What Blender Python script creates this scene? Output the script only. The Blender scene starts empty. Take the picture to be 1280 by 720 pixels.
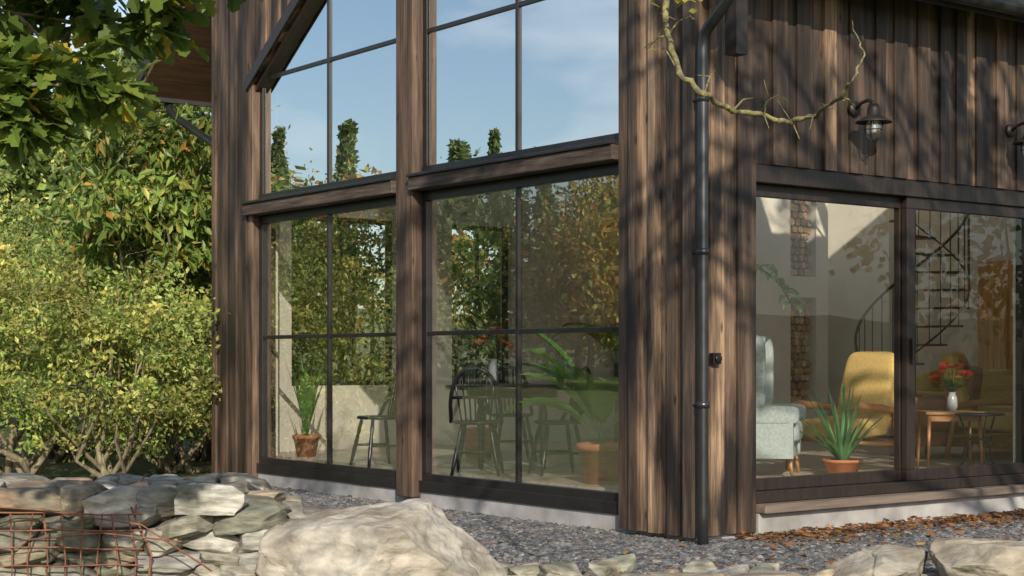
import bpy, bmesh, math, random
import numpy as np
from mathutils import Vector, Matrix, noise
R=math.radians
rng=np.random.default_rng(7); random.seed(7)
sc=bpy.context.scene
sc.view_settings.view_transform='Standard'; sc.view_settings.look='None'; sc.view_settings.exposure=0
# ---------------- camera frame
F=2007.0; HZ=450.0; CH=1.28
CP=np.array([-7.675,-8.109]); RT=np.array([.798,-.602]); FW=np.array([.602,.798])
def cw(px,py,d):
    p=CP+RT*((px-640)/F*d)+FW*d
    return Vector((p[0],p[1],CH+(HZ-py)/F*d))
def cg(px,d,z=0.0):
    v=cw(px,0,d); return Vector((v.x,v.y,z))
# ---------------- materials
def mat(name,col=(.5,.5,.5),rough=.6,scale=8,stretch=(1,1,1),var=.25,bump=.0,metal=0,attr=False,transl=0,col2=None,detail=6,spec=.5,bumpdist=.01,c2scale=None,c2r=(.42,.62),c2str=None,fine=None):
    m=bpy.data.materials.new(name); m.use_nodes=True; nt=m.node_tree; N=nt.nodes; L=nt.links
    b=N['Principled BSDF']; b.inputs['Roughness'].default_value=rough; b.inputs['Metallic'].default_value=metal
    b.inputs['Specular IOR Level'].default_value=spec
    tc=N.new('ShaderNodeTexCoord'); mp=N.new('ShaderNodeMapping'); mp.inputs['Scale'].default_value=stretch
    L.new(tc.outputs['Object'],mp.inputs[0])
    nz=N.new('ShaderNodeTexNoise'); nz.inputs['Scale'].default_value=scale; nz.inputs['Detail'].default_value=detail
    L.new(mp.outputs[0],nz.inputs['Vector'])
    mr=N.new('ShaderNodeMapRange'); mr.inputs[1].default_value=.3; mr.inputs[2].default_value=.7
    mr.inputs[3].default_value=1-var; mr.inputs[4].default_value=1+var; L.new(nz.outputs[0],mr.inputs[0])
    if attr:
        a=N.new('ShaderNodeAttribute'); a.attribute_name='Col'; src=a.outputs['Color']
    else:
        a=N.new('ShaderNodeRGB'); a.outputs[0].default_value=(*col,1); src=a.outputs[0]
    if col2:
        n2=N.new('ShaderNodeTexNoise'); n2.inputs['Scale'].default_value=c2scale or scale*.35; n2.inputs['Detail'].default_value=5
        if c2str:
            m2=N.new('ShaderNodeMapping'); m2.inputs['Scale'].default_value=c2str; L.new(tc.outputs['Object'],m2.inputs[0]); L.new(m2.outputs[0],n2.inputs['Vector'])
        else: L.new(mp.outputs[0] if not c2scale else tc.outputs['Object'],n2.inputs['Vector'])
        r2=N.new('ShaderNodeMapRange'); r2.inputs[1].default_value=c2r[0]; r2.inputs[2].default_value=c2r[1]; L.new(n2.outputs[0],r2.inputs[0])
        mx=N.new('ShaderNodeMix'); mx.data_type='RGBA'; L.new(r2.outputs[0],mx.inputs[0]); L.new(src,mx.inputs[6]); mx.inputs[7].default_value=(*col2,1); src=mx.outputs[2]
    ml=N.new('ShaderNodeVectorMath'); ml.operation='SCALE'; L.new(src,ml.inputs[0]); L.new(mr.outputs[0],ml.inputs['Scale'])
    out=ml.outputs[0]; hgt_src=nz.outputs[0]
    if fine:
        m3=N.new('ShaderNodeMapping'); m3.inputs['Scale'].default_value=fine; L.new(tc.outputs['Object'],m3.inputs[0])
        n3=N.new('ShaderNodeTexNoise'); n3.inputs['Scale'].default_value=1; n3.inputs['Detail'].default_value=8; n3.inputs['Roughness'].default_value=.7; L.new(m3.outputs[0],n3.inputs['Vector'])
        r3=N.new('ShaderNodeMapRange'); r3.inputs[1].default_value=.36; r3.inputs[2].default_value=.64; r3.inputs[3].default_value=.5; r3.inputs[4].default_value=1.35; L.new(n3.outputs[0],r3.inputs[0])
        vo=N.new('ShaderNodeTexVoronoi'); vo.inputs['Scale'].default_value=1; m4=N.new('ShaderNodeMapping'); m4.inputs['Scale'].default_value=(7.5,7.5,2.6); L.new(tc.outputs['Object'],m4.inputs[0]); L.new(m4.outputs[0],vo.inputs['Vector'])
        r4=N.new('ShaderNodeMapRange'); r4.inputs[1].default_value=.06; r4.inputs[2].default_value=.14; r4.inputs[3].default_value=.3; L.new(vo.outputs['Distance'],r4.inputs[0])
        mm=N.new('ShaderNodeMath'); mm.operation='MULTIPLY'; L.new(r3.outputs[0],mm.inputs[0]); L.new(r4.outputs[0],mm.inputs[1])
        s3=N.new('ShaderNodeVectorMath'); s3.operation='SCALE'; L.new(out,s3.inputs[0]); L.new(mm.outputs[0],s3.inputs['Scale']); out=s3.outputs[0]; hgt_src=n3.outputs[0]
    L.new(out,b.inputs['Base Color'])
    if bump:
        bp=N.new('ShaderNodeBump'); bp.inputs['Strength'].default_value=bump; bp.inputs['Distance'].default_value=bumpdist
        L.new(hgt_src,bp.inputs['Height']); L.new(bp.outputs[0],b.inputs['Normal'])
    if transl:
        t=N.new('ShaderNodeBsdfTranslucent'); ms=N.new('ShaderNodeMixShader'); ms.inputs[0].default_value=transl
        L.new(out,t.inputs[0]); L.new(b.outputs[0],ms.inputs[1]); L.new(t.outputs[0],ms.inputs[2]); L.new(ms.outputs[0],N['Material Output'].inputs[0])
    return m
def glass(name,refl,tint=(.9,.93,.93),rc=(1,1,1)):
    m=bpy.data.materials.new(name); m.use_nodes=True; nt=m.node_tree; N=nt.nodes; L=nt.links; N.remove(N['Principled BSDF'])
    g=N.new('ShaderNodeBsdfGlossy'); g.inputs['Roughness'].default_value=0.0; g.inputs['Color'].default_value=(*rc,1)
    t=N.new('ShaderNodeBsdfTransparent'); t.inputs[0].default_value=(*tint,1)
    ms=N.new('ShaderNodeMixShader'); ms.inputs[0].default_value=refl
    nz=N.new('ShaderNodeTexNoise'); nz.inputs['Scale'].default_value=1.3; nz.inputs['Detail'].default_value=1
    tc=N.new('ShaderNodeTexCoord'); L.new(tc.outputs['Object'],nz.inputs[0])
    bp=N.new('ShaderNodeBump'); bp.inputs['Strength'].default_value=.25; bp.inputs['Distance'].default_value=.008
    L.new(nz.outputs[0],bp.inputs['Height']); L.new(bp.outputs[0],g.inputs['Normal'])
    L.new(t.outputs[0],ms.inputs[1]); L.new(g.outputs[0],ms.inputs[2]); L.new(ms.outputs[0],N['Material Output'].inputs[0])
    return m
M_wood=mat('weathered_boards',attr=True,rough=.55,scale=1.3,stretch=(9,9,.7),var=.55,bump=.6,bumpdist=.006,detail=6,col2=(.022,.016,.013),c2scale=1.0,c2str=(5,5,1.1),c2r=(.39,.62),fine=(55,55,2.2))
M_beam=mat('old_beam',(.058,.041,.033),rough=.7,scale=2,stretch=(3,1.3,14),var=.5,bump=.5,col2=(.09,.068,.055),fine=(40,3,60))
M_post=mat('post_wood',(.11,.070,.048),rough=.7,scale=1.3,stretch=(9,9,.9),var=.5,bump=.6,col2=(.04,.028,.022),fine=(50,50,2.2))
M_frame=mat('frame_dark',(.018,.017,.018),rough=.3,var=.2)
M_dframe=mat('door_frame_brown',(.026,.019,.016),rough=.4,scale=3,stretch=(10,10,1),var=.3)
M_metal=mat('grey_metal',(.075,.078,.085),rough=.3,metal=.75,var=.2)
M_iron=mat('wrought_iron',(.02,.018,.017),rough=.5)
M_plaster=mat('plaster',(.70,.66,.58),rough=.9,scale=3,var=.05,bump=.1)
M_conc=mat('concrete',(.36,.36,.36),rough=.85,scale=5,var=.25,bump=.3,col2=(.27,.265,.26))
M_floor=mat('wood_floor',(.52,.45,.36),rough=.35,scale=2,stretch=(1,9,1),var=.25)
M_soffit=mat('soffit',(.14,.075,.045),rough=.8,scale=2,stretch=(1,12,12),var=.4)
M_ceil=mat('ceiling_boards',(.55,.48,.38),rough=.8,scale=2,stretch=(1,12,12),var=.2)
M_roof=mat('roof_sheet',(.03,.03,.033),rough=.6)
M_sill=mat('threshold',(.16,.125,.10),rough=.7,scale=2,stretch=(1,12,12),var=.35,bump=.3)
M_gu=glass('glass_upper',.86,(.8,.85,.85),(.95,.99,1))
M_gl=glass('glass_lower',.36,(.97,.99,.98))
M_gd=glass('glass_door',.09,(.98,.99,.98))
M_leaf=mat('leaves',attr=True,rough=.45,var=.15,transl=.45,scale=3)
M_bark=mat('bark',(.17,.14,.10),rough=.9,scale=6,stretch=(4,4,1),var=.45,bump=.8,col2=(.20,.18,.11))
M_rock=mat('gneiss',attr=True,rough=.9,scale=9,stretch=(1,1,3.2),var=.5,bump=.9,bumpdist=.02,col2=(.14,.14,.105),detail=10,c2scale=3.4)
M_boul=mat('boulder_rock',attr=True,rough=.9,scale=7,stretch=(1,1,2.2),var=.38,bump=1,bumpdist=.03,col2=(.24,.205,.155),detail=12,c2scale=1.8)
M_peb=mat('gravel_stones',attr=True,rough=.8,scale=30,var=.2)
M_black=mat('black_paint',(.010,.010,.012),rough=.3)
M_terra=mat('terracotta',(.45,.17,.08),rough=.8,var=.15,bump=.1)
M_oak=mat('oak_wood',(.58,.30,.10),rough=.45,scale=2,stretch=(12,12,1),var=.25)
M_oak2=mat('chair_wood',(.38,.18,.075),rough=.4,scale=3,var=.2)
M_yel=mat('yellow_fabric',(.66,.46,.16),rough=.9,scale=60,var=.15,bump=.2)
M_blue=mat('bluegrey_fabric',(.33,.38,.38),rough=.95,scale=40,var=.15,bump=.2)
M_leather=mat('brown_leather',(.25,.09,.045),rough=.45,var=.25)
M_rust=mat('rusty_steel',(.20,.085,.05),rough=.85,scale=20,var=.4)
M_plant=mat('houseplant',attr=True,rough=.4,var=.15,transl=.3)
M_vase=mat('ceramic',(.35,.38,.4),rough=.2)
M_log=mat('logs',attr=True,rough=.85,scale=30,var=.3)
M_soil=mat('soil',(.04,.03,.02),rough=1)
# ---------------- mesh builder
class MB:
    def __init__(s): s.v=[];s.f=[];s.m=[];s.c=[];s.sm=[];s.M=Matrix.Identity(4)
    def add(s,vs,fs,mat=0,smooth=False,col=(1,1,1)):
        o=len(s.v)
        for p in vs: s.v.append(tuple(s.M@Vector(p))); s.c.append(col)
        for f in fs: s.f.append([i+o for i in f]); s.m.append(mat); s.sm.append(smooth)
    def box(s,x0,x1,y0,y1,z0,z1,mat=0,col=(1,1,1)):
        s.add([(x0,y0,z0),(x1,y0,z0),(x1,y1,z0),(x0,y1,z0),(x0,y0,z1),(x1,y0,z1),(x1,y1,z1),(x0,y1,z1)],
              [(0,3,2,1),(4,5,6,7),(0,1,5,4),(1,2,6,5),(2,3,7,6),(3,0,4,7)],mat,False,col)
    def prism(s,poly,a0,a1,mat=0,axis='x',col=(1,1,1)):
        n=len(poly)
        if axis=='x': vs=[(a0,p[0],p[1]) for p in poly]+[(a1,p[0],p[1]) for p in poly]
        else: vs=[(p[0],a0,p[1]) for p in poly]+[(p[0],a1,p[1]) for p in poly]
        fs=[tuple(range(n)),tuple(range(2*n-1,n-1,-1))]+[(i,(i+1)%n,n+(i+1)%n,n+i) for i in range(n)]
        s.add(vs,fs,mat,False,col)
    def tube(s,pts,r,seg=8,mat=0,col=(1,1,1),smooth=True):
        pts=[Vector(p) for p in pts]; n=len(pts)
        rs=r if hasattr(r,'__len__') else [r]*n
        if len(rs)!=n: rs=[rs[0]+(rs[-1]-rs[0])*i/(n-1) for i in range(n)]
        vs=[];fs=[]; up=None
        for i in range(n):
            t=(pts[min(i+1,n-1)]-pts[max(i-1,0)]).normalized()
            if up is None: up=t.orthogonal().normalized()
            else:
                up=(up-t*up.dot(t)); up=up.normalized() if up.length>1e-6 else t.orthogonal().normalized()
            b=t.cross(up)
            for k in range(seg):
                a=2*math.pi*k/seg; vs.append(pts[i]+(up*math.cos(a)+b*math.sin(a))*rs[i])
        for i in range(n-1):
            for k in range(seg):
                k2=(k+1)%seg; fs.append((i*seg+k,i*seg+k2,(i+1)*seg+k2,(i+1)*seg+k))
        fs.append(tuple(range(seg-1,-1,-1))); fs.append(tuple((n-1)*seg+k for k in range(seg)))
        s.add(vs,fs,mat,smooth,col)
    def lathe(s,prof,c=(0,0,0),seg=20,mat=0,col=(1,1,1),smooth=True):
        vs=[];fs=[]
        for r,z in prof:
            for k in range(seg):
                a=2*math.pi*k/seg; vs.append((c[0]+r*math.cos(a),c[1]+r*math.sin(a),c[2]+z))
        for i in range(len(prof)-1):
            for k in range(seg):
                k2=(k+1)%seg; fs.append((i*seg+k,i*seg+k2,(i+1)*seg+k2,(i+1)*seg+k))
        s.add(vs,fs,mat,smooth,col)
    def cushion(s,c,size,e=.35,mat=0,tilt=0,axis='Y',col=(1,1,1)):
        nu,nv=20,12; T=Matrix.Translation(c)@Matrix.Rotation(tilt,4,axis)
        sp=lambda x:math.copysign(abs(x)**e,x)
        vs=[];fs=[]
        for j in range(nv+1):
            ph=-math.pi/2+math.pi*j/nv
            for i in range(nu):
                th=2*math.pi*i/nu
                vs.append(T@Vector((size[0]/2*sp(math.cos(ph))*sp(math.cos(th)),size[1]/2*sp(math.cos(ph))*sp(math.sin(th)),size[2]/2*sp(math.sin(ph)))))
        for j in range(nv):
            for i in range(nu):
                i2=(i+1)%nu; fs.append((j*nu+i,j*nu+i2,(j+1)*nu+i2,(j+1)*nu+i))
        s.add(vs,fs,mat,True,col)
    def blade(s,base,d,L,w,droop,mat=0,col=(.05,.12,.03),n=9,fold=.25,shape='lance'):
        base=Vector(base); d=Vector(d).normalized(); p=base.copy(); vs=[];fs=[]
        for i in range(n+1):
            t=i/n
            side=d.cross(Vector((0,0,1)));
            if side.length<.05: side=Vector((1,0,0))
            side.normalize(); upn=side.cross(d)
            if shape=='lance': ww=w*(math.sin(math.pi*(t*.85+.15))**.7)*(1-t**4)+.0005
            elif shape=='aloe': ww=w*(1-t)**.6+.0005
            else: ww=w*(max(0,math.sin(math.pi*max(0,(t-.25)/.75)))**.6)+.006
            vs+= [p-side*ww/2+upn*ww*fold, p.copy(), p+side*ww/2+upn*ww*fold]
            p=p+d*(L/n); d=(d+Vector((0,0,-droop/n))).normalized()
        for i in range(n):
            a=i*3; fs+=[(a,a+1,a+4,a+3),(a+1,a+2,a+5,a+4)]
        s.add(vs,fs,mat,True,col)
    def obj(s,name,mats,parent=None,bevel=0):
        me=bpy.data.meshes.new(name); me.from_pydata(s.v,[],s.f)
        for m in mats: me.materials.append(m)
        me.polygons.foreach_set('material_index',s.m); me.polygons.foreach_set('use_smooth',s.sm)
        ca=me.color_attributes.new('Col','FLOAT_COLOR','POINT')
        arr=np.ones((len(s.v),4),dtype=np.float32); arr[:,:3]=np.array(s.c); ca.data.foreach_set('color',arr.ravel())
        o=bpy.data.objects.new(name,me); sc.collection.objects.link(o)
        if parent: o.parent=parent
        if bevel:
            b=o.modifiers.new('b','BEVEL'); b.width=bevel; b.segments=2; b.limit_method='ANGLE'; b.angle_limit=R(50)
        me.update(); return o
def np_obj(name,V,Fc,C,m,parent=None,smooth=False):
    k=Fc.shape[1]; me=bpy.data.meshes.new(name)
    me.vertices.add(len(V)); me.vertices.foreach_set('co',V.astype(np.float32).ravel())
    me.loops.add(Fc.size); me.loops.foreach_set('vertex_index',Fc.astype(np.int32).ravel())
    me.polygons.add(len(Fc)); me.polygons.foreach_set('loop_start',np.arange(0,Fc.size,k,dtype=np.int32))
    me.polygons.foreach_set('loop_total',np.full(len(Fc),k,dtype=np.int32))
    me.polygons.foreach_set('use_smooth',np.full(len(Fc),smooth))
    me.update(calc_edges=True)
    ca=me.color_attributes.new('Col','FLOAT_COLOR','POINT')
    arr=np.ones((len(V),4),dtype=np.float32); arr[:,:3]=C; ca.data.foreach_set('color',arr.ravel())
    me.materials.append(m); me.validate()
    o=bpy.data.objects.new(name,me); sc.collection.objects.link(o)
    if parent: o.parent=parent
    return o
def empty(name,loc=(0,0,0)):
    e=bpy.data.objects.new(name,None); e.location=loc; sc.collection.objects.link(e); return e
def unit(a): return a/np.linalg.norm(a,axis=1,keepdims=True)
def leaf_arrays(P,size,aspect=.5,droop=0.,cols=None,jit=.3):
    n=len(P); d=rng.normal(size=(n,3)); d[:,2]-=droop; d=unit(d)
    q=unit(rng.normal(size=(n,3))); s=unit(np.cross(d,q)); sz=size*rng.uniform(.6,1.25,(n,1))
    nn=np.cross(d,s)
    V=np.stack([P,P+d*sz*.5+s*sz*aspect*.5+nn*sz*.08,P+d*sz,P+d*sz*.5-s*sz*aspect*.5+nn*sz*.08],1).reshape(-1,3)
    C=cols*rng.uniform(1-jit,1+jit,(n,1)); C=np.repeat(C,4,0)
    return V,C
def quads(n): return np.arange(4*n).reshape(-1,4)
def pal(n,colors,w):
    idx=rng.choice(len(colors),n,p=np.array(w)/sum(w)); return np.array(colors)[idx]
# ================= HOUSE =================
house=empty('wooden_house')
YW0,YW1=.80,6.47; YL=7.33; YC=3.635; YR=4.588
RZ=lambda y:4.22+.65*y
LZ=lambda y:5.42+.65*(YL-y)
def roof_z(y): return min(RZ(y),LZ(y))
def open_z(y): return 4.08+.66*(min(YW1-y,y-YW0))
def wcol():
    t=random.random()
    a=np.array((.052,.036,.027)); b=np.array((.18,.118,.080))
    t=t**1.35; c=a*(1-t)+b*t
    if random.random()<.13: c=np.array((.30,.20,.13))
    return tuple(c)
mb=MB()
def boards_gable(y0,y1,bot,top,wd=.115):
    y=y0;i=0
    while y<y1-1e-4:
        w=random.uniform(.75,1.25)*wd; e=min(y+w,y1)
        if y1-e<.04: e=y1
        off=.0 if i%2 else .022
        z0a,z0b=bot(y),bot(e); z1a,z1b=top(y),top(e)
        mb.prism([(y,z0a),(e,z0b),(e,z1b),(y,z1a)],off,.29+off*.1,0,'x',wcol())
        y=e;i+=1
def boards_right(x0,x1,z0,z1,wd=.12):
    x=x0;i=0
    while x<x1-1e-4:
        w=random.uniform(.75,1.3)*wd; e=min(x+w,x1)
        if x1-e<.04: e=x1
        off=.0 if i%2 else .022
        mb.box(x,e,off,.29+off*.1,z0,z1,0,wcol()); x=e;i+=1
rt=lambda y:roof_z(y)+.03
boards_gable(.06,YW0,lambda y:.05,rt)
boards_gable(YW1,YL,lambda y:.03,rt)
for a,b in ((YW0,YC),(YC,YR),(YR,YW1)): boards_gable(a,b,open_z,rt)
boards_right(.03,.65,.05,4.25)
boards_right(.65,4.08,2.69,4.25)
boards_right(4.08,7.6,.05,4.25)
mb.box(-.018,.05,-.018,.075,.05,4.22,0,(.10,.07,.052))
mb.obj('cladding_boards',[M_wood],house)
mb=MB()
mb.box(-.0,.20,3.50,3.76,.09,6.3,0)
mb.obj('gable_post',[M_post],house,.006)
mb=MB()
for (a,b) in ((.80,3.50),(3.76,6.56)):
    mb.box(-.045,.22,a,b,2.745,2.855,0)
    mb.box(-.065,.22,a,b,2.857,2.883,1)
mb.obj('transom_beam',[M_beam,M_frame],house,.005)
mb=MB()
for sgn in (1,-1):
    yy=(lambda t:YW1-t) if sgn==1 else (lambda t:YW0+t)
    def Z(t): return 4.08+.66*t
    mb.prism([(yy(-.06),Z(-.06)-.02),(yy(2.8),Z(2.8)-.02),(yy(2.8),Z(2.8)+.11),(yy(-.06),Z(-.06)+.11)],-.02,-.003,1)
    mb.prism([(yy(.0),Z(0)-.025),(yy(2.75),Z(2.75)-.025),(yy(2.75),Z(2.75)-.08),(yy(.0),Z(0)-.08)],.06,.2,1)
mb.obj('gable_trim',[M_beam,M_dframe],house)
# window frames
fr=MB(); X0,X1=.10,.165
gu=MB(); gl=MB()
for (a,b) in ((.80,3.50),(3.76,6.47)):
    fr.box(X0,X1,a,b,.20,.295); fr.box(X0,X1,a,b,2.66,2.735)
    fr.box(X0-.03,X0-.002,a,b,.14,.235)
    fr.box(X0,X1,a,a+.07,.296,2.659); fr.box(X0,X1,b-.07,b,.296,2.659)
    m=(a+b)/2
    fr.box(X0+.01,X1-.01,m-.018,m+.018,.296,2.659)
    fr.box(X0+.014,X1-.014,a+.071,b-.071,1.49,1.528)
    fr.box(X0,X1,a,b,2.886,2.96)
    fr.box(X0+.01,X1-.01,a,a+.06,2.961,open_z(a)-.02); fr.box(X0+.01,X1-.01,b-.06,b,2.961,open_z(b)-.02)
    fr.box(X0+.01,X1-.01,m-.02,m+.02,2.961,open_z(m)-.02)
    fr.box(X0+.014,X1-.014,a+.061,b-.061,4.11,4.15)
    for (g0,g1) in ((a+.07,m-.018),(m+.018,b-.07)):
        for z0,z1 in ((.295,1.49),(1.528,2.66)):
            x=.13; tx,tz=rng.normal(0,.0015,2)
            gl.add([(x,g0,z0),(x+tx,g1,z0),(x+tx+tz,g1,z1),(x+tz,g0,z1)],[(0,1,2,3)])
        gu.add([(x,g0,2.96),(x,g1,2.96),(x,g1,open_z(g1)-.03),(x,g0,open_z(g0)-.03)],[(0,1,2,3)])
fr.obj('window_frames',[M_frame],house,.004)
gl.obj('lower_window_glass',[M_gl],house); gu.obj('upper_window_glass',[M_gu],house)
# doors
dr=MB(); gd=MB()
DX0,DX1,DM=.65,4.08,2.40
dr.box(DX0,DX1,.03,.24,2.56,2.69); dr.box(DX0,DX1,.03,.24,.25,.33)
dr.box(DX0,DX0+.03,.05,.24,.331,2.559); dr.box(DX1-.06,DX1,.03,.24,.331,2.559)
for (a,b,y) in ((DX0+.031,DM+.04,.12),(DM-.04,DX1-.061,.06)):
    dr.box(a,b,y,y+.055,2.47,2.559); dr.box(a,b,y,y+.055,.332,.42)
    l=a+(.03 if a<1 else .10); 
    dr.box(a,l,y,y+.055,.421,2.469); dr.box(b-.10,b,y,y+.055,.421,2.469)
    gd.add([(l,y+.03,.42),(b-.10,y+.03,.42),(b-.10,y+.03,2.47),(l,y+.03,2.47)],[(0,1,2,3)])
dr.box(DM+.0,DM+.02,.035,.058,1.25,1.45)
dr.obj('sliding_doors',[M_dframe],house,.004); gd.obj('door_glass',[M_gd],house)
pl=MB()
pl.box(.09,.30,.30,YL-.03,-.3,.199); pl.box(.09,.6,.06,.30,-.3,.045)
pl.box(.656,7.6,.0,.30,-.3,.18); 
pl.obj('concrete_plinth',[M_conc],house,.008)
s=MB(); s.box(.652,4.5,-.07,.30,.183,.246); s.obj('door_threshold',[M_sill],house,.006)
# interior shell
w=MB()
w.box(.30,7.4,.32,7.1,.05,.30,1)
bw=[(.83,2.16,1.0,2.85),(2.93,3.80,1.0,2.85)]
w.box(.301,.83,7.1,7.33,.0,5.44); w.box(2.16,2.93,7.1,7.33,0,5.44); w.box(3.80,7.6,7.1,7.33,0,5.44)
for a,b,z0,z1 in bw: w.box(a,b,7.1,7.33,0,z0); w.box(a,b,7.1,7.33,z1,5.44)
w.prism([(.30,0),(7.1,0),(7.1,5.5),(YR,7.2),(.3,4.35)],7.4,7.6)
w.box(.295,.32,.30,.80,.30,4.4); w.box(.295,.32,6.47,7.1,.30,5.3)
w.box(.32,.65,.295,.32,.30,4.4); w.box(.65,4.08,.295,.32,2.70,4.4); w.box(4.08,7.4,.295,.32,.30,4.4)
w.obj('interior_walls_floor',[M_plaster,M_floor],house)
w=MB()
for a,b,z0,z1 in bw:
    w.box(a,b,7.18,7.24,z0,z0+.05); w.box(a,b,7.18,7.24,z1-.05,z1); w.box(a,a+.05,7.18,7.24,z0+.051,z1-.051); w.box(b-.05,b,7.18,7.24,z0+.051,z1-.051)
    mm=(a+b)/2; w.box(mm-.015,mm+.015,7.19,7.23,z0+.051,z1-.051)
w.obj('rear_window_frames',[M_frame],house)
c=MB(); nx0,nx1=6.32,6.76
c.box(4.9,nx0,5,5.8,.30,6.3); c.box(nx1,6.97,5,5.8,.30,6.3)
c.box(nx0,nx1,5.45,5.8,.30,6.3)
for z0,z1 in ((.30,.76),(2.02,2.27),(3.24,6.3)): c.box(nx0,nx1,5.0,5.449,z0,z1)
c.obj('chimney_breast',[M_plaster],house)
lg=MB()
for z0,z1 in ((.76,2.02),(2.27,3.24)):
    z=z0+.05;row=0
    while z<z1-.04:
        x=nx0+.05+(row%2)*.03
        while x<nx1-.03:
            r=random.uniform(.035,.052); cc=random.choice([(.42,.25,.12),(.52,.34,.18),(.28,.15,.08)])
            lg.tube([(x,5.03+random.uniform(0,.05),z),(x,5.44,z)],r,6,0,cc,False); x+=r*2+.005
        z+=.085;row+=1
lg.obj('firewood_stack',[M_log])
d=MB()
d.box(7.34,7.398,2.12,3.12,.30,2.38,0)
for i in range(5): d.box(7.325,7.339,2.17+i*.182,2.345+i*.182,.32,2.33,0)
d.tube([(7.29,2.25,1.3),(7.29,2.40,1.3)],.012,8,1); d.tube([(7.325,2.25,1.3),(7.29,2.25,1.3)],.01,8,1)
d.obj('interior_oak_door',[M_oak,M_iron],house,.004)
# roof; its skylight opening is an unseen addition to let sun indoors
r=MB()
def slab(y0,y1,ZF,x0,x1,inner=False):
    r.prism([(y0,ZF(y0)),(y1,ZF(y1)),(y1,ZF(y1)+.06),(y0,ZF(y0)+.06)],x0+.03,x1,3 if inner else 0)
    r.prism([(y0,ZF(y0)+.063),(y1,ZF(y1)+.063),(y1,ZF(y1)+.25),(y0,ZF(y0)+.25)],x0,x1,2)
EY=-.31; SK=3.7
slab(EY,.28,RZ,-.09,7.85)
slab(.281,YR,RZ,-.09,SK,True); slab(.281,YR,RZ,6.97,7.85,True)
slab(.281,1.0,RZ,SK+.001,6.969,True); slab(3.3,YR,RZ,SK+.001,6.969,True)
for x in (4.7,5.75): slab(1.001,3.299,RZ,x,x+.09,True)
slab(YR+.001,7.33,LZ,-.09,7.85,True); slab(7.331,9.05,LZ,-.09,7.85)
r.box(-.06,7.85,EY-.03,EY-.003,RZ(EY)-.04,RZ(EY)+.22,2); r.box(-.06,7.85,9.052,9.08,4.25,4.52,2)
r.box(.16,.27,-.27,-.16,3.38,RZ(-.27)+.03,1)
r.obj('roof',[M_soffit,M_dframe,M_roof,M_ceil],house)
sg=MB(); sg.add([(SK,1.0,RZ(1)+.2),(6.97,1.0,RZ(1)+.2),(6.97,3.3,RZ(3.3)+.2),(SK,3.3,RZ(3.3)+.2)],[(0,1,2,3)]); sg.obj('added_skylight_glass',[M_gd],house)  # pane of the added, out-of-view skylight that brightens the interior
g=MB()
def gutter(y,z):
    n=10;ro=.07;vs=[];fs=[]
    for x in (-.12,7.9):
        for k in range(n+1):
            a=math.pi+math.pi*k/n; vs.append((x,y+ro*math.cos(a),z+ro*math.sin(a)))
        for k in range(n+1):
            a=2*math.pi-math.pi*k/n; vs.append((x,y+(ro-.008)*math.cos(a),z+(ro-.008)*math.sin(a)))
    m=2*n+2
    for k in range(m): fs.append((k,(k+1)%m,m+(k+1)%m,m+k))
    for b in (0,m):
        for k in range(n): fs.append((b+k,b+k+1,b+m-2-k,b+m-1-k))
    g.add(vs,fs,0,False)
gutter(-.415,4.06); gutter(9.16,4.33)
g.obj('gutters',[M_metal],house)
p=MB()
p.tube([(0,-.39,4.02),(0,-.39,3.78),(0,-.355,3.71),(0,-.17,3.56),(0,-.125,3.51),(0,-.11,3.42),(0,-.11,3.0),(0,-.11,0.22),(0,-.11,-.1)],.038,14)
for z in (.95,3.05,2.0): p.tube([(0,-.11,z),(0,-.11,z+.045)],.045,14); p.tube([(0,-.11,z+.02),(0,.03,z+.02)],.012,6)
p.tube([(.35,9.14,4.28),(.35,9.10,4.16),(.35,8.9,4.05),(.35,7.9,3.62),(.35,7.55,3.5),(.35,7.42,3.3),(.35,7.42,.0)],.045,12)
p.obj('downpipes',[M_metal],house)
p=MB(); p.box(.16,.235,-.05,-.001,1.25,1.33); p.tube([(.2,-.05,1.29),(.2,-.065,1.29)],.03,12)
p.obj('outdoor_socket',[M_black],house,.006)
# ---------------- wall lamps
M_lampglass=glass('jar_glass',.25,(.95,.95,.95))
M_bulb=mat('bulb_glass',(.85,.85,.82),rough=.2)
for x in (1.66,3.58):
    l=MB()
    z=3.17
    l.M=Matrix.Translation((x,0,z))
    l.tube([(0,0,0),(0,-.03,0)],.055,18,0)
    l.tube([(0,-.03,.0),(0,-.08,.035),(0,-.14,.05),(0,-.19,.03),(0,-.20,-.01)],.014,8,0)
    l.M=Matrix.Translation((x,-.20,z-.02))@Matrix.Scale(1.15,4)
    l.lathe([(.0,.03),(.03,.028),(.04,0),(.045,-.045),(.06,-.055),(.115,-.085),(.118,-.092),(.06,-.065),(.045,-.06)],seg=24,mat=0)
    l.lathe([(.042,-.06),(.05,-.09),(.052,-.15),(.043,-.19),(.02,-.205),(0,-.207)],seg=18,mat=1)
    l.lathe([(.012,-.06),(.028,-.10),(.03,-.13),(.018,-.155),(0,-.16)],seg=14,mat=2)
    for k in range(4):
        a=k*math.pi/2+.4; ca,sa=math.cos(a),math.sin(a)
        l.tube([(.055*ca,.055*sa,-.07),(.059*ca,.059*sa,-.15),(.048*ca,.048*sa,-.195),(.0,.0,-.215)],.003,5,0)
    l.lathe([(.057,-.135),(.061,-.135),(.061,-.141),(.057,-.141),(.057,-.135)],seg=18,mat=0)
    l.obj('wall_lamp',[M_iron,M_lampglass,M_bulb])
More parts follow.
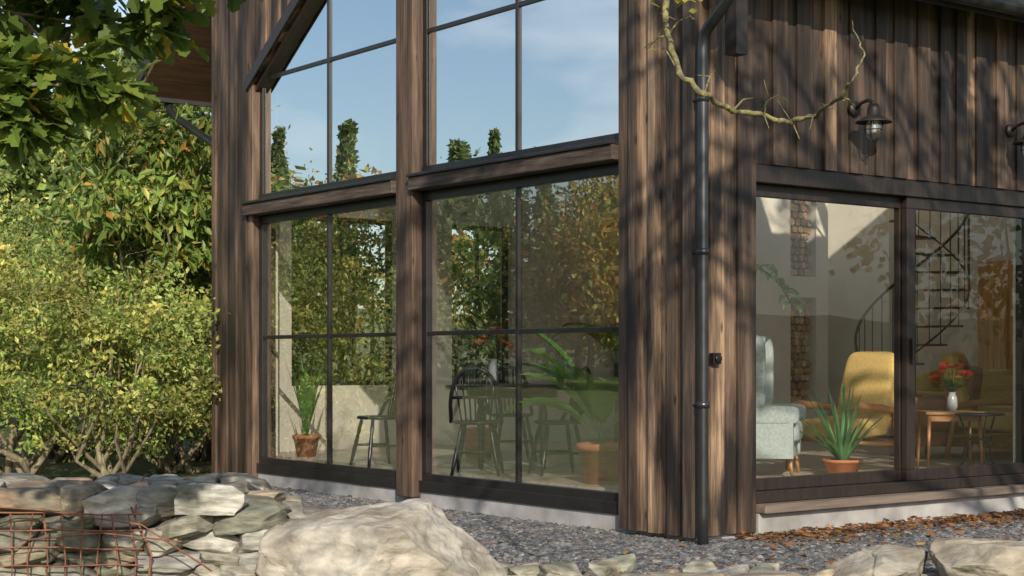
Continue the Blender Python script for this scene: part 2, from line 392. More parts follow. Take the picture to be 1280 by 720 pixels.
# ================= INTERIOR FURNITURE =================
FZ=.30
def place(px,d,yaw): 
    v=cg(px,d,FZ); return Matrix.Translation(v)@Matrix.Rotation(yaw,4,'Z')
CAMYAW=-R(37.03)
def windsor(px,d,yaw):
    m=MB(); m.M=place(px,d,CAMYAW+yaw)
    m.lathe([(0,.43),(.17,.43),(.205,.437),(.21,.45),(.20,.462),(.15,.458),(0,.452)],seg=24)
    for sx in (-1,1):
        for sy in (-1,1):
            a=(sx*.12,sy*.12,.435); b=(sx*.20,sy*.20,0)
            P=[Vector(a).lerp(Vector(b),t) for t in (0,.2,.35,.5,.55,.6,.8,1)]
            m.tube(P,[.015,.020,.016,.021,.016,.021,.018,.012],8)
    for sx in (-1,1): m.tube([(sx*.165,-.165,.19),(sx*.165,.165,.19)],[.011,.011],6)
    m.tube([(-.165,0,.19),(.165,0,.19)],[.012,.012],6)
    hoop=[];n=18
    for i in range(n+1):
        t=i/n; a=math.pi*t; x=-.215*math.cos(a); h=.45+.46*math.sin(a)**.62
        y=.14+.13*(h-.45)/.46 - .02*(1-abs(math.cos(a))); hoop.append((x,y if i not in(0,n) else .10,h))
    m.tube(hoop,.018,8)
    for i in range(7):
        x0=-.12+.04*i; x1=-.165+.055*i
        h=.45+.46*(max(0,1-(x1/.215)**2)**.5)**.62
        m.tube([(x0,.15-.25*x0*x0*5*.2,.455),(x1,.14+.13*(h-.45)/.46-.01,h)],.0085,6)
    m.tube([(-.21,.19,.66),(-.12,.225,.665),(0,.235,.668),(.12,.225,.665),(.21,.19,.66)],.014,6)
    m.obj('windsor_chair',[M_black])
windsor(474,14.9,R(-60)); windsor(597,13.75,R(175)); windsor(697,13.75,R(-75)); windsor(640,15.6,R(10))
t=MB(); t.M=place(640,14.75,CAMYAW)
t.lathe([(0,.71),(.60,.71),(.62,.722),(.62,.738),(.60,.75),(0,.75)],seg=36)
for a in (45,135,225,315):
    x,y=.40*math.cos(R(a)),.40*math.sin(R(a))
    t.lathe([(.03,.71),(.035,.6),(.022,.57),(.038,.5),(.03,.3),(.018,.12),(.03,.08),(.02,0)],(x,y,0),12)
t.lathe([(.38,.64),(.42,.64),(.42,.71),(.38,.71),(.38,.64)],seg=30)
t.obj('dining_table',[M_black])
def bouquet(name,loc,vase_h,spread,cols,greens=24,vm=None,leafL=.16):
    f=MB(); f.M=Matrix.Translation(loc)
    f.lathe([(0,.0),(.035,0),(.05,.05),(.045,vase_h*.7),(.03,vase_h*.9),(.038,vase_h)],seg=16,mat=0)
    for i in range(greens):
        a=random.uniform(0,6.28); e=random.uniform(.3,1.2)
        f.blade((0,0,vase_h*.9),(math.cos(a)*e,math.sin(a)*e,1),leafL*random.uniform(.7,1.3),.03,.8,1,(.08,.17,.05),6)
    for i in range(30):
        a=random.uniform(0,6.28); e=random.uniform(0,1)**.6
        c=(math.cos(a)*e*spread,math.sin(a)*e*spread,vase_h+.08+spread*(1.1-e)+random.uniform(-.03,.03)); col=random.choice(cols)
        f.tube([(0,0,vase_h*.9),c],.002,4,1,(.06,.12,.03))
        for k in range(9):
            b=k*.7; f.blade(c,(math.cos(b),math.sin(b),.5+.3*(k%2)),.05,.034,.5,1,col,4)
    return f.obj(name,[vm or M_vase,M_plant])
v=cg(617,14.3,FZ+.75); bouquet('flower_vase',v,.24,.18,[(.95,.30,.12),(.95,.5,.35),(.9,.25,.1)])
def potplant(name,loc,pr,ph,specs,potm=M_terra):
    f=MB(); f.M=Matrix.Translation(loc)
    f.lathe([(0,0),(pr*.68,0),(pr*.92,ph*.82),(pr,ph*.82),(pr*1.02,ph),(pr*.9,ph),(pr*.86,ph*.9),(0,ph*.9)],seg=24,mat=0)
    f.lathe([(0,ph*.905),(pr*.85,ph*.905)],seg=20,mat=2)
    for s_ in specs: f.blade(*s_)
    return f.obj(name,[potm,M_plant,M_soil])
sp=[]
for i in range(13):
    a=random.uniform(0,6.28); e=random.uniform(.35,1.1)
    if i<5: a=CAMYAW+math.pi+random.uniform(-.6,.6)
    sp.append(((0,0,.28),(math.cos(a)*e,math.sin(a)*e,1.5),random.uniform(.8,1.25),random.uniform(.16,.24),1.7,1,random.choice([(.18,.40,.09),(.28,.52,.12),(.14,.32,.08)]),12,.18,'paddle'))
potplant('banana_plant',cg(752,12.75,FZ),.2,.32,sp)
sp=[]
for i in range(8):
    a=random.uniform(0,6.28); e=random.uniform(.3,.8)
    sp.append(((0,0,.9),(math.cos(a)*e,math.sin(a)*e,1.3),random.uniform(.5,.8),random.uniform(.12,.2),1.9,1,(.08,.2,.06),12,.18,'paddle'))
f=MB(); f.M=Matrix.Translation(cg(770,13.7,FZ))
f.lathe([(0,0),(.13,0),(.17,.28),(.16,.28),(0,.26)],seg=20,mat=0); f.tube([(0,0,.2),(.02,0,.6),(0,0,.95)],.02,8,1,(.06,.1,.03))
for s_ in sp: f.blade(*s_)
f.obj('strelitzia_plant',[M_terra,M_plant])
sp=[]
for i in range(12):
    a=random.uniform(0,6.28); e=random.uniform(.08,.4)
    sp.append(((0,0,.2),(math.cos(a)*e,math.sin(a)*e,1.2),random.uniform(.6,1.15),.07,.5,1,(.08,.2,.055),10,.15,'lance'))
potplant('snake_plant',cg(383,16.3,FZ),.14,.22,sp)
sp=[]
for i in range(24):
    a=i*2.4; e=.1+.75*(i%5)/4*random.uniform(.8,1.2)
    sp.append(((math.cos(a)*.03,math.sin(a)*.03,.12),(math.cos(a)*e,math.sin(a)*e,1.0),random.uniform(.42,.74),.048,.25+.5*e,1,random.choice([(.13,.28,.11),(.19,.36,.14),(.10,.22,.09)]),9,.35,'aloe'))
potplant('aloe_plant',cg(1053,13.6,FZ),.17,.14,sp)
sp=[]
f=MB(); f.M=Matrix.Translation(cg(598,16.2,FZ)); f.lathe([(0,0),(.13,0),(.16,.3),(.15,.3),(0,.28)],seg=20,mat=0); f.tube([(0,0,.2),(.03,0,.8),(0,.02,1.35)],.015,7,1,(.12,.09,.05))
for i in range(34):
    a=random.uniform(0,6.28); e=random.uniform(.3,1.2); f.blade((0,0,1.15+random.uniform(-.1,.25)),(math.cos(a)*e,math.sin(a)*e,.9),random.uniform(.25,.45),.03,1.2,1,(.05,.11,.04),7)
f.obj('dracaena_plant',[M_terra,M_plant])
f=MB(); f.tube([cw(930,330,13.6),cw(950,335,13.6),cw(975,355,13.6),cw(992,385,13.6)],.008,6,0,(.1,.1,.04))
for i in range(18):
    q=cw(940+i*3.2,333+max(0,i-5)*4.2,13.6); a=random.uniform(0,6.28)
    f.blade(q,(math.cos(a),math.sin(a),.1),.18,.075,1.2,0,(.18,.34,.07),6)
f.tube([cw(930,330,13.6),cw(925,600,13.6)],.012,6,0,(.1,.08,.04))
f.lathe([(0,0),(.12,0),(.15,.25),(.14,.25),(0,.23)],tuple(cg(925,13.6,FZ)),16,1)
f.obj('climbing_houseplant',[M_plant,M_terra])
m=MB(); m.M=place(955,13.75,CAMYAW+R(75))
m.cushion((0,.28,.78),(.66,.16,.92),.3,0,R(-8),'X'); m.cushion((0,-.02,.38),(.6,.6,.2),.35)
for sx in(-1,1):
    m.cushion((sx*.33,.12,.86),(.10,.34,.66),.35); m.cushion((sx*.34,-.04,.52),(.12,.58,.16),.4); m.box(sx*.34-.05,sx*.34+.05,-.28,.28,.16,.5)
m.box(-.3,.3,-.26,.28,.16,.32)
for sx in(-1,1):
    for sy in(-.24,.26): m.tube([(sx*.28,sy,.18),(sx*.31,sy*1.12,0)],[.022,.013],8,1)
m.obj('wingback_chair',[M_blue,M_oak2],None)
def armchair(px,d,yaw,name='lounge_armchair',fab=M_yel,wood=M_oak2):
    m=MB(); m.M=place(px,d,CAMYAW+yaw)
    m.cushion((0,-.02,.38),(.60,.62,.18),.3,0,R(4),'X'); m.cushion((0,.30,.70),(.62,.16,.72),.3,0,R(-16),'X')
    for sx in(-1,1):
        x=sx*.36
        m.tube([(x,-.34,0),(x,-.33,.3),(x,-.31,.55)],.028,8,1); m.tube([(x,.36,0),(x,.30,.28),(x,.26,.52)],.026,8,1)
        m.tube([(x,-.38,.55),(x,-.2,.58),(x,.1,.56),(x,.30,.52),(x,.36,.5)],[.022,.036,.032,.026,.018],8,1)
        m.tube([(x,-.32,.27),(x,.34,.23)],.02,6,1)
    m.tube([(-.36,-.32,.28),(.36,-.32,.28)],.02,6,1); m.tube([(-.36,.31,.25),(.36,.31,.25)],.02,6,1)
    m.tube([(-.24,.34,.3),(-.24,.44,.92)],.014,6,1); m.tube([(.24,.34,.3),(.24,.44,.92)],.014,6,1)
    m.obj(name,[fab,wood])
armchair(1056,14.35,R(-57)); 
armchair(1240,15.9,R(60))
m=MB(); m.M=place(1268,16.9,CAMYAW+R(25))
m.cushion((0,.34,.60),(1.9,.22,.55),.25,0,R(-8),'X')
for i in (-1,0,1): m.cushion((i*.58,-.05,.42),(.57,.66,.17),.3)
for sx in(-1,1): m.cushion((sx*.98,0,.45),(.17,.80,.42),.3)
m.box(-.95,.95,-.34,.36,.13,.34)
for sx in(-1,1):
    for sy in(-.3,.3): m.tube([(sx*.9,sy,.14),(sx*.92,sy,0)],.02,8,1)
m.obj('sofa',[M_yel,M_oak2])
m=MB(); m.M=place(1165,16.3,CAMYAW+R(-95))
m.cushion((0,.32,.62),(.72,.2,.62),.3,0,R(-10),'X'); m.cushion((0,-.03,.40),(.55,.62,.18),.35); m.box(-.36,.36,-.32,.34,.12,.34)
for sx in(-1,1): m.cushion((sx*.36,0,.45),(.14,.72,.34),.35)
m.obj('leather_armchair',[M_leather])
m=MB(); m.M=place(1187,14.3,CAMYAW)
m.box(-.26,.26,-.2,.2,.50,.525); m.box(-.23,.23,-.17,.17,.44,.499)
for sx in(-1,1):
    for sy in(-1,1): m.tube([(sx*.22,sy*.16,.49),(sx*.24,sy*.18,0)],[.018,.011],8)
m.obj('side_table',[M_oak2])
v=cg(1190,14.3,FZ+.525); bouquet('flower_vase',v,.17,.19,[(.9,.06,.05),(.95,.16,.08),(.95,.5,.12)],36)
m=MB(); m.M=place(1225,13.9,CAMYAW)
m.lathe([(0,.5),(.2,.5),(.21,.51),(.2,.52),(0,.52)],seg=24)
for a in (30,150,270): 
    x,y=math.cos(R(a)),math.sin(R(a)); m.tube([(.18*x,.18*y,.5),(.10*x,.10*y,.3),(.14*x,.14*y,.1),(.21*x,.21*y,0)],.008,6)
m.lathe([(.1,.29),(.108,.29),(.108,.3),(.1,.3),(.1,.29)],seg=20)
m.obj('iron_side_table',[M_iron])
m=MB(); cx,cy=cg(1140,16.6).xy; m.M=Matrix.Translation((cx,cy,FZ))
m.tube([(0,0,0),(0,0,4.0)],.04,12)
n=17;RR=.58;st=R(24);a0=R(110)
for i in range(n):
    a=a0+i*st; z=.19*(i+1)
    p0=[(.04*math.cos(a),.04*math.sin(a)),(RR*math.cos(a),RR*math.sin(a)),(RR*math.cos(a+st*1.05),RR*math.sin(a+st*1.05)),(.04*math.cos(a+st),.04*math.sin(a+st))]
    m.add([(x,y,z-.02) for x,y in p0]+[(x,y,z) for x,y in p0],[(3,2,1,0),(4,5,6,7),(0,1,5,4),(1,2,6,5),(2,3,7,6),(3,0,4,7)])
    for q in (.25,.75):
        b=a+st*q; x,y=RR*math.cos(b)*.985,RR*math.sin(b)*.985; dz=.19*(q-.5)
        m.tube([(x,y,z-.02),(x,y,z+.5+dz),(x,y,z+.92+dz)],.0055,5)
hr=[];hr2=[]
for k in range(n*4+1):
    a=a0+st*k/4; z=.19*(k/4+.5)+.92; hr.append((RR*.985*math.cos(a),RR*.985*math.sin(a),z)); hr2.append((RR*.985*math.cos(a),RR*.985*math.sin(a),z-.85))
m.tube(hr,.015,8); m.tube(hr2,.011,6)
m.obj('spiral_staircase',[M_iron])
# ================= ROCKS =================
def ico(sub):
    bm=bmesh.new(); bmesh.ops.create_icosphere(bm,subdivisions=sub,radius=1)
    V=np.array([v.co[:] for v in bm.verts]); Fc=np.array([[v.index for v in f.verts] for f in bm.faces]); bm.free(); return V,Fc
ICO={s_:ico(s_) for s_ in (1,6)}
def stone_template():
    bm=bmesh.new(); bmesh.ops.create_cube(bm,size=2)
    for k in range(13):
        n=Vector(rng.normal(size=3)); n.z*=.9; n.normalize(); d_=rng.uniform(.84,1.15)
        r_=bmesh.ops.bisect_plane(bm,geom=bm.verts[:]+bm.edges[:]+bm.faces[:],plane_co=n*d_,plane_no=n,clear_outer=True)
        es=[e for e in r_['geom_cut'] if isinstance(e,bmesh.types.BMEdge)]
        if es: bmesh.ops.contextual_create(bm,geom=es)
    bmesh.ops.remove_doubles(bm,verts=bm.verts,dist=.04)
    bmesh.ops.bevel(bm,geom=bm.edges[:],offset=.12,segments=2,profile=.5,affect='EDGES',clamp_overlap=True)
    bmesh.ops.triangulate(bm,faces=bm.faces[:])
    for _ in range(2):
        bmesh.ops.subdivide_edges(bm,edges=[e for e in bm.edges if e.calc_length()>.25],cuts=1,use_grid_fill=True)
        bmesh.ops.triangulate(bm,faces=bm.faces[:])
    o=rng.uniform(0,50)
    for v in bm.verts:
        v.co+=v.co.normalized()*(noise.noise(v.co*1.6+Vector((o,0,0)))*.12+noise.noise(v.co*4+Vector((o,0,0)))*.045)
    V=np.array([v.co[:] for v in bm.verts]); bm.verts.index_update(); Fc=np.array([[v.index for v in f.verts] for f in bm.faces]); bm.free()
    V=V-(V.max(0)+V.min(0))/2; V/=np.abs(V).max(0); return V,Fc
TPL=[stone_template() for _ in range(30)]
def rock(size,loc,rz=None,tilt=.12):
    V,Fc=TPL[rng.integers(len(TPL))]; V=V*np.array(size)/2
    a=rng.uniform(0,6.28) if rz is None else rz+rng.choice([0,math.pi])
    Rm=np.array((Matrix.Rotation(a,3,'Z')@Matrix.Rotation(rng.normal(0,tilt),3,'X')@Matrix.Rotation(rng.normal(0,tilt),3,'Y')))
    return V@Rm.T+np.array(loc),Fc
def stack(name,items,cols,m=M_rock,parent=None,smooth=True):
    Vs=[];Fs=[];Cs=[];o=0
    for (V,Fc),c in zip(items,cols): Vs.append(V);Fs.append(Fc+o);Cs.append(np.tile(c,(len(V),1)));o+=len(V)
    return np_obj(name,np.vstack(Vs),np.vstack(Fs),np.vstack(Cs),m,parent,smooth)
SC=[(.30,.285,.245),(.34,.32,.265),(.24,.23,.21),(.38,.36,.31),(.32,.27,.19),(.24,.175,.12),(.40,.39,.355),(.27,.265,.25),(.25,.255,.20)]
def wl(lat,d,z): p=CP+RT*lat+FW*d; return (p[0],p[1],z)
wall=empty('gabion_stone_wall')
items=[];cols=[]
rzw=CAMYAW
def topz(lat): return .60 if lat<-1.7 else .60-max(0,(lat+1.7))*.45
for drow,dd in enumerate((8.06,8.3,8.6,8.9,9.15)):
    z=.0;
    while z<.56:
        h=random.uniform(.06,.125); lat=-4.5
        if drow not in (0,) and z<.33: z+=h*.85; continue
        lat+=random.uniform(0,.1); end=-1.12-(.1 if drow else 0)
        while lat<end:
            w_=random.uniform(.11,.34)
            if z<topz(lat)-.02:
                hh=h*random.uniform(1.1,1.35)
                items.append(rock((w_*1.08,random.uniform(.22,.34),hh),wl(lat+w_/2,dd+random.uniform(-.04,.04),z+h/2+random.uniform(-.012,.012)),rzw+random.uniform(-.3,.3),.12)); cols.append(np.array(random.choice(SC))*random.uniform(.7,1.2))
            lat+=w_*.96
        z+=h*.93
stack('stones',items,cols,parent=wall)
k=MB()
k.M=Matrix.Translation(wl(0,0,0))@Matrix.Rotation(CAMYAW,4,'Z')
k.box(-4.4,-1.5,8.12,9.1,0,.40); k.obj('rubble_core',[M_soil],wall)
k=MB(); k.M=Matrix.Translation(wl(0,0,0))@Matrix.Rotation(CAMYAW,4,'Z')
lat=-4.4
while lat<-1.82:
    j=random.uniform(-.012,.012); k.tube([(lat+j,7.84,0),(lat-j,7.85,.3),(lat+j*2,7.84,.53)],.0045,5); lat+=.085
z=.02
while z<.55:
    k.tube([(x,7.835+random.uniform(-.006,.006),z+random.uniform(-.008,.008)) for x in np.arange(-4.4,-1.78,.2)],.0045,5); z+=.085
k.tube([(-1.80,7.84,0),(-1.76,7.84,.33),(-1.87,7.88,.56)],.006,5); k.tube([(-1.84,7.84,.53),(-1.95,8.4,.64),(-2.05,9.0,.64)],.005,5)
k.tube([(-2.7,7.82,.575),(-2.3,7.82,.55),(-1.8,7.8,.48),(-1.45,7.76,.26)],.0045,5)
k.tube([(-2.4,7.82,.40),(-2.0,7.80,.44),(-1.6,7.78,.40)],.0045,5)
k.obj('rusty_mesh',[M_rust],wall)
def boulder(px,d,size,zc,planes=14,rz=0,seed=1,col=(.42,.38,.32),extra=None):
    global rng; keep=rng; rng=np.random.default_rng(seed)
    V,Fc=ICO[6]; V=V.copy()
    pls=[(rng.normal(size=3),rng.uniform(.55,.85)) for _ in range(planes)]+(extra or [])
    for n,dd in pls:
        n=np.array(n,float); n/=np.linalg.norm(n); V-=np.outer(np.maximum(0,V@n-dd),n)*.96
    V/=np.abs(V).max(0)
    V=V*np.array(size)/2
    off=np.array([seed*3.1,0,0])
    D=[]
    for v in V:
        q=Vector(v*2.2+off); q2=Vector(v*np.array([3,3,9])+off)
        cr=abs(noise.noise(Vector(v*1.7+off*2))); cr2=abs(noise.noise(Vector(v*3.1+off*3)))
        D.append(noise.fractal(q,.9,2.0,7)*.045+noise.fractal(q2,.7,2.1,6)*.020-.03*math.exp(-(cr/.02)**2)-.014*math.exp(-(cr2/.018)**2))
    D=np.array(D)
    nrm=V/np.linalg.norm(V,axis=1,keepdims=True); V=V+nrm*D[:,None]*(size[0]/1.3)
    Rm=np.array(Matrix.Rotation(CAMYAW+rz,3,'Z')); V=V@Rm.T+np.array(cg(px,d,zc))
    rng=keep
    return np_obj('boulder',V,Fc,np.tile(col,(len(V),1)),M_boul,smooth=True)
boulder(456,7.9,(1.46,1.0,1.08),.16,rz=0,seed=4,col=(.40,.37,.32),extra=[((-.1,-.1,1),.62),((.75,-.1,.75),.70),((-.6,-.5,.7),.75)])
boulder(1105,9.1,(.62,.5,.34),.10,rz=.2,seed=6,col=(.30,.28,.24),extra=[((0,0,1),.6)])
boulder(1235,9.0,(.72,.6,.42),.09,rz=-.1,seed=8,col=(.32,.29,.24),extra=[((0,0,1),.6)])
boulder(900,8.95,(1.1,.5,.24),.0,rz=.1,seed=9,col=(.30,.26,.21),extra=[((0,0,1),.6)])
boulder(690,9.0,(.3,.3,.2),.0,rz=.1,seed=11,col=(.36,.34,.30))
items=[];cols=[]
for i in range(46):
    px=random.uniform(600,1300); d=random.uniform(9.0,9.7)
    w_=random.uniform(.06,.2); v=cg(px,d,.02); items.append(rock((w_*1.3,w_,w_*.7),v)); cols.append(np.array(random.choice(SC)))
for i in range(16):
    px=random.uniform(330,400); d=random.uniform(9.0,9.8); w_=random.uniform(.1,.25); v=cg(px,d,.06); items.append(rock((w_*1.3,w_,w_*.7),v)); cols.append(np.array(random.choice(SC)))
stack('edging_stones',items,cols)
# ================= GROUND =================
def hgt(x,y):
    r_=math.hypot(x,y); h=0
    if r_>40: h+= (min(r_,150)-40)*.025
    if r_>150: h+=(min(r_,700)-150)*.05*(.7+.5*noise.noise(Vector((x*.004,y*.004,3))))
    return h-.02
rad=[0,4,8,14,20,28,38,50,65,85,110,150,200,270,370,500,700,1000,1600]; SG=72
V=[(0,0,-.02)]
for r_ in rad[1:]:
    for k_ in range(SG):
        a=2*math.pi*k_/SG; x,y=r_*math.cos(a),r_*math.sin(a); V.append((x,y,hgt(x,y)))
tris=[(0,1+k_,1+(k_+1)%SG) for k_ in range(SG)]
for i in range(len(rad)-2):
    b=1+i*SG
    for k_ in range(SG):
        k2=(k_+1)%SG; tris+= [(b+k_,b+SG+k_,b+SG+k2),(b+k_,b+SG+k2,b+k2)]
M_ground=mat('ground_earth_grass',(.08,.11,.03),rough=.95,scale=4,var=.4,bump=.5,col2=(.13,.12,.05),c2scale=.6)
np_obj('ground',np.array(V,float),np.array(tris),np.ones((len(V),3)),M_ground,smooth=True)
M_gsheet=mat('gravel_bed',(.06,.063,.068),rough=.9,scale=60,var=.6,bump=1,bumpdist=.02)
gs=MB(); pts=[(-1.9,-2.6),(6,-2.6),(8,-1.5),(8,.1),(.08,.1),(.08,8),(-1.3,8),(-1.7,3)]
gs.add([(x,y,-.006) for x,y in pts],[tuple(range(len(pts)))]); gs.obj('gravel_bed',[M_gsheet])
NP=52000
xy=np.vstack([np.c_[rng.uniform(-1.9,5.2,NP),rng.uniform(-2.6,.05,NP)],np.c_[rng.uniform(-1.6,.09,NP//2),rng.uniform(0,7.5,NP//2)]])
n=len(xy); V0,F0=ICO[1]
sz=rng.uniform(.008,.020,(n,1,1))*np.where(rng.random((n,1,1))<.08,1.7,1)
ang=rng.uniform(0,6.28,n); 
VV=V0[None]*(1+rng.uniform(-.3,.3,(n,12,1)))*sz*np.array([1.35,1,.6])
ca,sa=np.cos(ang)[:,None],np.sin(ang)[:,None]
VX=VV[:,:,0]*ca-VV[:,:,1]*sa; VY=VV[:,:,0]*sa+VV[:,:,1]*ca
zz=rng.uniform(-.002,.012,(n,1))
VV=np.stack([VX+xy[:,:1],VY+xy[:,1:],VV[:,:,2]+zz+.001],2).reshape(-1,3)
FF=(F0[None]+12*np.arange(n)[:,None,None]).reshape(-1,3)
cc=pal(n,[(.088,.092,.102),(.13,.133,.14),(.058,.061,.07),(.21,.205,.195),(.16,.135,.11)],[4,4,3,1.5,1.4])*rng.uniform(.7,1.3,(n,1))
np_obj('gravel',VV,FF,np.repeat(cc,12,0),M_peb)
n=1300
x=rng.uniform(.4,4.6,n); y=-.02-np.abs(rng.normal(0,.25,n)); 
P=np.c_[x,y,rng.uniform(.015,.05,n)]
P2=np.c_[rng.uniform(-2,4,260),rng.uniform(-2.4,-.1,260),np.full(260,.03)]; P=np.vstack([P,P2])
Vl,Cl=leaf_arrays(P,.08,.65,0,pal(len(P),[(.36,.16,.06),(.25,.13,.07),(.45,.27,.08),(.16,.09,.05)],[4,4,1.5,2]))
Vl=Vl.reshape(-1,4,3); Vl[:,:,2]=P[:,None,2]+(Vl[:,:,2]-P[:,None,2])*.35; Vl[:,:,2]=np.maximum(Vl[:,:,2],.012); Vl=Vl.reshape(-1,3)
np_obj('fallen_leaves',Vl,quads(len(P)),Cl,M_leaf)
# ================= VEGETATION =================
def bush(name,loc,rx,ry,h,nleaf,size,colors,w,ncl=60,aspect=.5,droop=0,stems=6,low=.05,clr=.2,shell=.45):
    e=empty(name)
    loc=np.array(loc,float)
    u=unit(rng.normal(size=(ncl,3))); rr=rng.uniform(shell,1.08,(ncl,1))
    bumpy=1+.25*np.sin(u[:,:1]*5+loc[0])*np.cos(u[:,1:2]*4+loc[1])
    c=u*rr*bumpy; c=c*np.array([rx,ry,h*(1-low)/2]); c[:,2]+=h*(1+low)/2; c+=loc
    rad_=rng.uniform(.4,1.3,ncl)*clr*(rx+ry)
    idx=rng.integers(0,ncl,nleaf); q=rng.normal(size=(nleaf,3))*.5*rad_[idx][:,None]; q[:,2]*=.6
    P=c[idx]+q; P[:,2]=np.maximum(P[:,2],.03)
    clcol=rng.uniform(.5,1.4,(ncl,1))*np.c_[rng.uniform(.8,1.15,ncl),np.ones(ncl),np.ones(ncl)]
    col=pal(nleaf,colors,w)*clcol[idx]
    V,C=leaf_arrays(P,size,aspect,droop,col)
    np_obj(name+'_foliage',V,quads(nleaf),C,M_leaf,e)
    m=MB()
    for i in range(stems):
        t_=c[rng.integers(0,ncl)]; b=loc+np.r_[rng.normal(0,.14,2),-.05]
        mid=(b+t_)/2+np.r_[rng.normal(0,.15,2),-.2]; q3=mid*.4+t_*.6+rng.normal(0,.06,3)
        m.tube([b,(b+mid)/2+rng.normal(0,.04,3),mid,q3,t_],[.05*h/3,.042*h/3,.03*h/3,.02*h/3,.008*h/3],7)
        for k_ in range(3):
            t2=c[rng.integers(0,ncl)]; 
            if np.linalg.norm(t2-q3)<1.0: m.tube([mid,(mid+t2)/2,t2],[.018*h/3,.012*h/3,.004],5)
    m.obj(name+'_stems',[M_bark],e)
    return e
YG=[(.41,.45,.12),(.31,.38,.10),(.53,.49,.15),(.19,.27,.07)]
GR=[(.19,.27,.06),(.14,.22,.055),(.28,.32,.08),(.10,.15,.035)]
AU=[(.52,.36,.09),(.52,.25,.07),(.30,.32,.09),(.46,.42,.12)]
for (px,d,rx,h,n,cs,low) in ((20,17.0,1.3,2.6,10500,YG,.28),(135,16.9,1.1,2.2,9500,YG,.12),(220,18.4,1.1,2.3,8500,YG,.05),(-110,18,1.8,3.2,9000,YG,.1),
                         (70,20.5,1.9,3.7,12000,YG,.05),(-40,22,2.3,4.6,9000,YG,.05),(265,20.6,1.6,3.0,8000,GR,.05),(175,21.5,1.6,3.2,7000,YG,.05)):
    bush('shrub',cg(px,d),rx,rx*.9,h,n,.072,cs,[3,3,2,2],ncl=120,clr=.12,stems=11,low=low)
for (x,y,h) in ((2.2,10.6,3.6),(4.0,11.0,4.2),(5.8,10.5,3.6),(7.6,11,3.8)):
    bush('shrub',(x,y,0),1.3,1.1,h,7000,.09,YG,[3,3,2,2],ncl=70,clr=.15)
def tree(name,loc,H,r0,crown_c,crown_r,ncl,nleaf,size,colors,w,aspect=.5,droop=0,clr=.5,zmin=None,leafm=M_leaf):
    e=empty(name); loc=np.array(loc,float); cc=np.array(crown_c,float)
    u=unit(rng.normal(size=(ncl,3))); c=cc+u*(rng.random((ncl,1))**.45)*np.array(crown_r)
    ncl_=len(c)
    m=MB(); top=loc+(cc-loc)*np.array([.6,.6,1]); top[2]=min(H,cc[2]+crown_r[2]*.5)
    tr=[loc+np.array([0,0,-.2])]+[loc+(top-loc)*t_+np.r_[rng.normal(0,.06,2)*H*.1,0] for t_ in (.15,.3,.45,.6,.8,1)]
    m.tube(tr,[r0*1.3,r0,r0*.85,r0*.72,r0*.58,r0*.35,r0*.12],12)
    trn=np.array(tr)
    for i in range(ncl_):
        zz_=np.clip(loc[2]+(c[i][2]-loc[2])*rng.uniform(.45,.8),loc[2]+H*.2,top[2])
        tt=np.interp(zz_,trn[:,2],np.arange(len(trn))); k0=int(min(tt,len(trn)-2)); b=trn[k0]+(trn[k0+1]-trn[k0])*(tt-k0)
        L_=np.linalg.norm(c[i]-b); mid=(b+c[i])/2+np.array([0,0,.12*L_])+rng.normal(0,.06*L_,3)
        p3=mid*.45+c[i]*.55+rng.normal(0,.05*L_,3)
        r1=min(r0*.3,.012*L_+.012)*rng.uniform(.7,1.2)
        m.tube([b,(b+mid)/2+rng.normal(0,.03*L_,3),mid,p3,c[i]],[r1,r1*.8,r1*.6,r1*.4,r1*.15],6)
        for k_ in range(3):
            s_=p3+(c[i]-p3)*rng.random(); tp=s_+rng.normal(0,clr*.8,3); m.tube([s_,(s_+tp)/2+rng.normal(0,.05,3),tp],[r1*.25,r1*.15,.003],4)
    m.obj(name+'_trunk',[M_bark],e)
    idx=rng.integers(0,ncl_,nleaf); P=c[idx]+rng.normal(size=(nleaf,3))*clr*np.array([.55,.55,.4])*rng.uniform(.6,1.3,(ncl_,1))[idx]
    if zmin: P[:,2]=np.maximum(P[:,2],zmin+rng.random(nleaf))
    V,C=leaf_arrays(P,size,aspect,droop,pal(nleaf,colors,w)*rng.uniform(.6,1.3,(ncl_,1))[idx])
    np_obj(name+'_foliage',V,quads(nleaf),C,leafm,e)
    return e
CHC=[(.26,.36,.09),(.18,.28,.065),(.40,.40,.10),(.48,.29,.08)]
tree('chestnut_tree',cg(205,19.6),5.2,.10,cg(188,19.4,3.4),(1.1,1.1,1.35),50,8500,.18,CHC,[4,4,2,.6],aspect=.38,droop=.9,clr=.32)
tree('chestnut_tree',(3.2,13.5,0),6.0,.12,(3.2,13.3,4),(2.4,1.6,1.8),60,11000,.20,CHC,[4,4,2,.7],aspect=.38,droop=.9,clr=.45)
tree('oak_tree',(.8,-10.5,0),10,.24,(-1.8,-6.8,7.6),(5.4,3.0,2.4),38,2500,.16,[(.08,.13,.03),(.12,.17,.04),(.25,.22,.05)],[4,3,1],aspect=.65,clr=.40,zmin=4.6)
oak=empty('oak_sapling')
M=MB(); base=Vector(wl(-3.6,4.6,0))
trk=[base,base+Vector((.05,.05,1)),base+Vector((0,.1,2)),base+Vector((.1,.1,3)),base+Vector((.15,.1,4.2))]
M.tube(trk,[.09,.075,.06,.045,.015],10)
LV=MB()
shape=[(0,0),(.05,.10),(.16,.20),(.10,.30),(.26,.42),(.15,.52),(.30,.68),(.16,.76),(.17,.90),(.0,1.0)]
